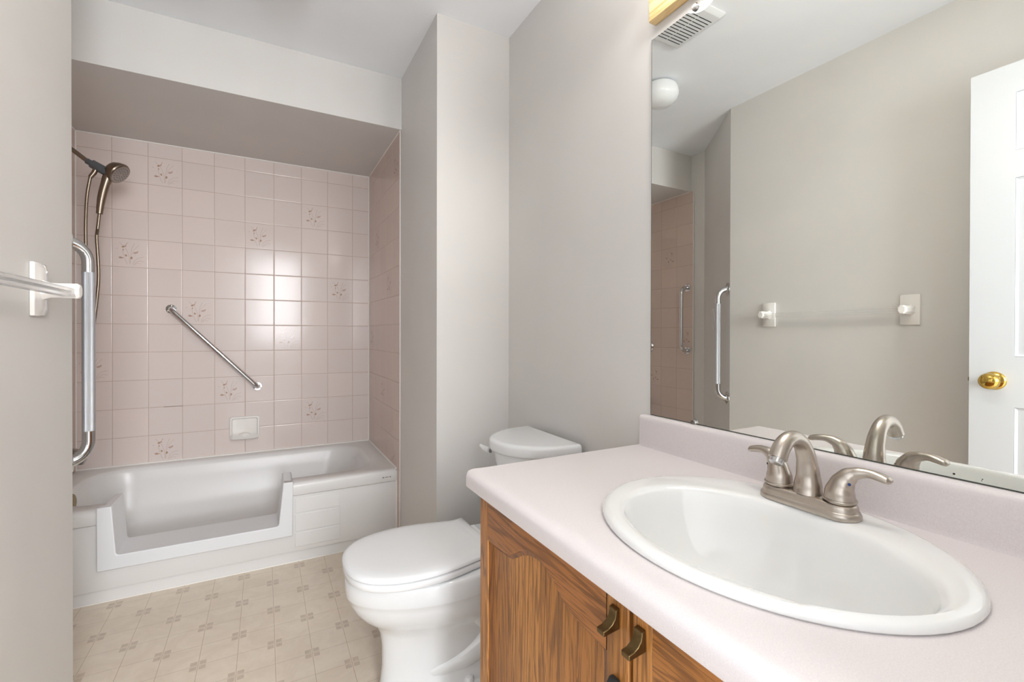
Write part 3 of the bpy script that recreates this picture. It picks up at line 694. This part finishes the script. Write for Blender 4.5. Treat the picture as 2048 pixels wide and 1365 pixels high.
# ------------------------------------------------------------------ sink
sk = thing('sink', 'oval white porcelain drop-in sink set in the laminate countertop', 'sink', (.684, .456, CTZ))
def ov_(cx, a, b_, z, n=72, dy=.456): return [(cx+a*math.cos(t_), dy+b_*math.sin(t_), z) for t_ in [2*PI*k/n for k in range(n)]]
rg = [ov_(.6845, .200, .243, CTZ-.012), ov_(.6845, .200, .243, CTZ+.0004), ov_(.6845, .2170, .2605, CTZ+.0004), ov_(.6845, .2192, .2625, CTZ+.0035), ov_(.6845, .2180, .2612, CTZ+.0085), ov_(.6845, .2130, .2560, CTZ+.0125), ov_(.6845, .2050, .2480, CTZ+.0138),
      ov_(.6700, .1850, .2390, CTZ+.0132, dy=0.4495), ov_(.6560, .1660, .2290, CTZ+.0128, dy=0.4435), ov_(.6520, .1590, .2225, CTZ+.0105, dy=0.4410), ov_(.6505, .1545, .2175, CTZ+.003, dy=0.4410), ov_(.6500, .1510, .2130, CTZ-.012, dy=0.4410),
      ov_(.6495, .1440, .2030, CTZ-.045, dy=0.4410), ov_(.6490, .1290, .1820, CTZ-.085, dy=0.4410), ov_(.6485, .1020, .1450, CTZ-.118, dy=0.4410), ov_(.6480, .0650, .0950, CTZ-.136), ov_(.6480, .0260, .0300, CTZ-.142), ov_(.6480, .0225, .0225, CTZ-.145)]
b = MB(); b.loft(rg, False, True); b.build('basin', 'sink', sk, smooth=60)
b = MB(); b.lathe([(.023, 0), (.022, .003), (.017, .0035), (.015, .001)], (.648, .456, CTZ-.1445), (0, 0, 1), 28); b.lathe([(.014, .0), (.014, .005), (.0001, .008)], (.648, .456, CTZ-.1445), (0, 0, 1), 24); b.build('drain', 'chrome', sk)

# ------------------------------------------------------------------ faucet
FX, FY, FZ = .838, .4600, CTZ+.0132
fa = thing('faucet', 'brushed nickel two-handle faucet standing on the sink rim', 'faucet', (FX, FY, FZ))
def stad(hx, hy, z, n=14):
    """stadium outline: half-width hx, half-length hy"""
    pts = []
    for k in range(n+1):
        a = PI*k/n; pts.append((FX+hx*math.cos(a), FY+(hy-hx)+hx*math.sin(a), z))
    for k in range(n+1):
        a = PI+PI*k/n; pts.append((FX+hx*math.cos(a), FY-(hy-hx)+hx*math.sin(a), z))
    return pts
b = MB(); b.loft([stad(.0290, .0805, FZ), stad(.0300, .0815, FZ+.0015), stad(.0298, .0813, FZ+.0065), stad(.0283, .0798, FZ+.0100), stad(.0262, .0777, FZ+.0115), stad(.0258, .0773, FZ+.0135), stad(.0256, .0771, FZ+.0175), stad(.0243, .0758, FZ+.0210), stad(.0218, .0733, FZ+.0232), stad(.018, .069, FZ+.0240)])
b.build('base_plate', 'nickel', fa, smooth=40)
zb = FZ+.0235
spt = [(FX+.000, FY, zb-.002), (FX+.001, FY, zb+.012), (FX+.000, FY, zb+.036), (FX-.006, FY, zb+.064), (FX-.020, FY, zb+.0875), (FX-.040, FY, zb+.0990), (FX-.060, FY, zb+.0985), (FX-.077, FY, zb+.0880), (FX-.088, FY, zb+.0710)]
b = MB(); b.tube(spt, [.0232, .0216, .0180, .0153, .0136, .0131, .0132, .0138, .0144], 24, smooth_path=5, ref=(1, 0, 0)); so = b.build('spout', 'nickel', fa, smooth=60)
dS = (Vector(spt[-1])-Vector(spt[-2])).normalized()
MB().tube([Vector(spt[-1])-dS*.004, Vector(spt[-1])+dS*.008, Vector(spt[-1])+dS*.0095], [.0112, .0112, .0095], 22).build('aerator', 'chrome', so)
MB().lathe([(.0035, 0), (.003, .0012), (.0001, .002)], (FX+.022, FY, zb+.022), (1, 0, 0), 12).build('lift_rod_hole', 'dark', so)
for sg in (-1, 1):
    hy = FY+sg*.0508
    b = MB()
    MB().lathe([(.0205, -.002), (.0205, .0025), (.0240, .003), (.0248, .0045), (.0240, .006), (.021, .0066)], (FX, hy, zb), (0, 0, 1), 30).build('handle_ring', 'nickel', fa, smooth=50)
    hpts = [(FX, hy, zb+.005), (FX, hy+sg*.000, zb+.016), (FX+.001, hy+sg*.003, zb+.030), (FX+.003, hy+sg*.010, zb+.043), (FX+.006, hy+sg*.021, zb+.0515), (FX+.009, hy+sg*.036, zb+.0550), (FX+.011, hy+sg*.050, zb+.0535), (FX+.012, hy+sg*.0620, zb+.0505), (FX+.012, hy+sg*.0665, zb+.0505)]
    P_, R_ = catmull([Vector(p) for p in hpts], [.0222, .0212, .0178, .0140, .0103, .0083, .0088, .0088, .0040], 5)
    # widen into a paddle towards the tip
    rings = []; prev = None
    for i, p in enumerate(P_):
        d = (P_[min(i+1, len(P_)-1)]-P_[max(i-1, 0)]).normalized(); x = Vector((1, 0, 0)); x = (x-d*x.dot(d)).normalized(); y = d.cross(x)
        f_ = i/(len(P_)-1); wx = R_[i]*(1+.28*max(0, (f_-.45)/.55)); wy = R_[i]*(1-.42*max(0, (f_-.45)/.55))
        rings.append([p+x*(wx*math.cos(t_))+y*(wy*math.sin(t_)) for t_ in [2*PI*k/24 for k in range(24)]])
    ho = MB().loft(rings).build('lever_handle', 'nickel', fa, smooth=60)
    MB().lathe([(.0026, -.002), (.0023, .0010), (.0001, .0013)], (FX-.0075, hy+sg*.0175, zb+.0345), (-.45, sg*.85, -.3), 12).build('temperature_dot', 'blue_dot' if sg < 0 else 'dark', ho)

# ------------------------------------------------------------------ mirror
mi_ = thing('mirror', 'large frameless wall mirror above the sink backsplash', 'mirror', (RX, .42, .88))
b = MB(); b.box((RX, YE+.01, .8825), (RX+.0042, .9466, 1.9300)); gl = b.build('glass', 'mirror', mi_, smooth=0)
MB().box((RX-.0003, YE+.01, .8810), (RX+.004, .9470, .8828)).build('edge', 'mirror_edge', mi_, smooth=0); MB().box((RX-.0002, .9464, .8829), (RX+.004, .9474, 1.9305)).build('edge', 'mirror_edge', mi_, smooth=0)
for y_, z_, r_ in ((.3799, .8850, .0009), (.3033, .8885, .0017), (.2708, .8890, .0009), (.2716, .8866, .0007)):
    MB().lathe([(r_, 0), (r_*.9, .0002)], (RX+.0001, y_, z_), (-1, 0, 0), 12).build('tarnish_spot', 'dark', mi_)
for z_, up_ in ((1.9292, 1), (.884, -1)):
    b = MB(); b.lathe([(.0095, 0), (.0095, .003), (.007, .0055), (.0001, .006)], (RX-.0003, .7985, z_+up_*.000), (-1, 0, 0), 20); cl = b.build('clip', 'acrylic_clip' if False else 'dull_chrome', mi_)

# ------------------------------------------------------------------ vanity light
vt = thing('vanity_light', 'pale wooden vanity light bar with glowing globes above the mirror', 'light fixture', (RX, .63, 1.96))
b = MB(); b.box((.9300, .327, 1.9635), (RX+.0042, .9365, 2.115)); b.build('wooden_backplate', 'pine', vt, bevel=.003, seg=3)
b = MB(); b.box((.9240, .350, 2.032), (.931, .915, 2.100)); b.build('metal_channel', 'brass', vt, bevel=.002)
for y_ in (.885, .632, .379):
    MB().lathe([(.026, 0), (.026, .012), (.020, .022), (.018, .030)], (.926, y_, 2.066), (-1, 0, 0), 24).build('socket', 'brass', vt)
    n_ = 18; pr = [(.052*math.sin(PI*k/n_), -.052*math.cos(PI*k/n_)) for k in range(n_+1)]
    MB().lathe(pr, (.846, y_, 2.066), (-1, 0, 0), 32).build('globe', 'lit_dim' if y_ > .8 else 'lit', vt, smooth=60)

# ------------------------------------------------------------------ ceiling light and vent
cl = thing('ceiling_light', 'unlit white mushroom-shaped ceiling globe, seen in the mirror', 'ceiling light', (.068, 1.768, CEIL))
MB().lathe([(.055, -.0005), (.055, -.008), (.050, -.012)], (.068, 1.768, CEIL), (0, 0, 1), 32).build('base', 'white_plastic', cl)
MB().lathe([(.070, -.005), (.082, -.008), (.090, -.018), (.095, -.035), (.0965, -.05), (.094, -.066), (.084, -.084), (.066, -.099), (.044, -.107), (.022, -.111), (.0001, -.112)], (.068, 1.768, CEIL), (0, 0, 1), 40).build('glass_shade', 'globe', cl, smooth=60)
vn = thing('ceiling_vent', 'white slotted ceiling exhaust vent, seen in the mirror', 'vent', (.37, 1.37, CEIL))
b = MB(); vx0, vx1, vy0, vy1 = .243, .503, 1.240, 1.497
b.loft([rrect(vx0, vx1, vy0, vy1, CEIL-.0005, .01), rrect(vx0, vx1, vy0, vy1, CEIL-.006, .01), rrect(vx0+.014, vx1-.014, vy0+.014, vy1-.014, CEIL-.019, .008), rrect(vx0+.018, vx1-.018, vy0+.018, vy1-.018, CEIL-.020, .006)])
b.build('cover', 'vent', vn, smooth=30)
for k in range(11):
    y_ = vy0+.048+k*.0165
    for xa_, xb_ in ((vx0+.030, .348), (.353, .420), (.425, vx1-.03)):
        MB().box((xa_, y_, CEIL-.0206), (xb_, y_+.0036, CEIL-.0195)).build('slot', 'dark', vn, smooth=0)

# ------------------------------------------------------------------ door folded back against the left wall
DXF = -.365; dt = .035
dr = thing('door_1', None, None, (DXF-dt, YE+.02, 0)); struct(dr, 'white six-panel door opened against the left wall, seen in the mirror', 'door')
yd1, yd0, zd0, zd1 = .683, YE+.012, .012, 2.046
b = MB(); b.box((DXF-dt, yd0, zd0), (DXF-.007, yd1, zd1))
b.build('slab', 'door', dr, bevel=.0015, smooth=30)
PW = [(yd1-.115, yd1-.115-.225), (yd0+.115+.225, yd0+.115)]
rows = [(1.742, 1.942), (1.032, 1.648), (.250, .856)]
for nm, y0_, y1_ in (('stile', yd1-.115, yd1), ('stile', yd0, yd0+.115), ('mullion', PW[1][0], PW[0][1])):
    MB().box((DXF-.0072, y0_, zd0), (DXF, y1_, zd1)).build(nm, 'door', dr, smooth=0)
for a_, c_ in ((zd0, rows[2][0]), (rows[2][1], rows[1][0]), (rows[1][1], rows[0][0]), (rows[0][1], zd1)):
    for (yh, yl) in PW: MB().box((DXF-.0072, yl, a_), (DXF, yh, c_)).build('rail', 'door', dr, smooth=0)
for (yh, yl) in PW:
    for (z0_, z1_) in rows:
        p = MB(); R = lambda i_, x: [(x, yl+i_, z0_+i_), (x, yh-i_, z0_+i_), (x, yh-i_, z1_-i_), (x, yl+i_, z1_-i_)]
        p.loft([R(0, DXF-.0075), R(.001, DXF-.001), R(.008, DXF-.0065), R(.014, DXF-.0068), R(.034, DXF-.002), R(.037, DXF-.0016)])
        p.build('panel', 'door', dr, smooth=20)
for sx_, nx_ in ((DXF, 1), (DXF-dt, -1)):
    k_ = MB(); k_.lathe([(.032, 0), (.031, .003), (.026, .007), (.014, .010), (.0115, .024), (.015, .030), (.025, .036), (.0285, .046), (.026, .057), (.016, .064), (.0001, .066)], (sx_, .617, .945), (nx_, 0, 0), 36)
    k_.build('knob', 'brass', dr, smooth=60)
lp = MB().box((DXF-.029, yd1-.001, .915), (DXF-.006, yd1+.0008, .975)).build('latch_plate', 'old_brass', dr); MB().box((DXF-.024, yd1, .938), (DXF-.011, yd1+.006, .952)).build('latch_bolt', 'old_brass', lp)
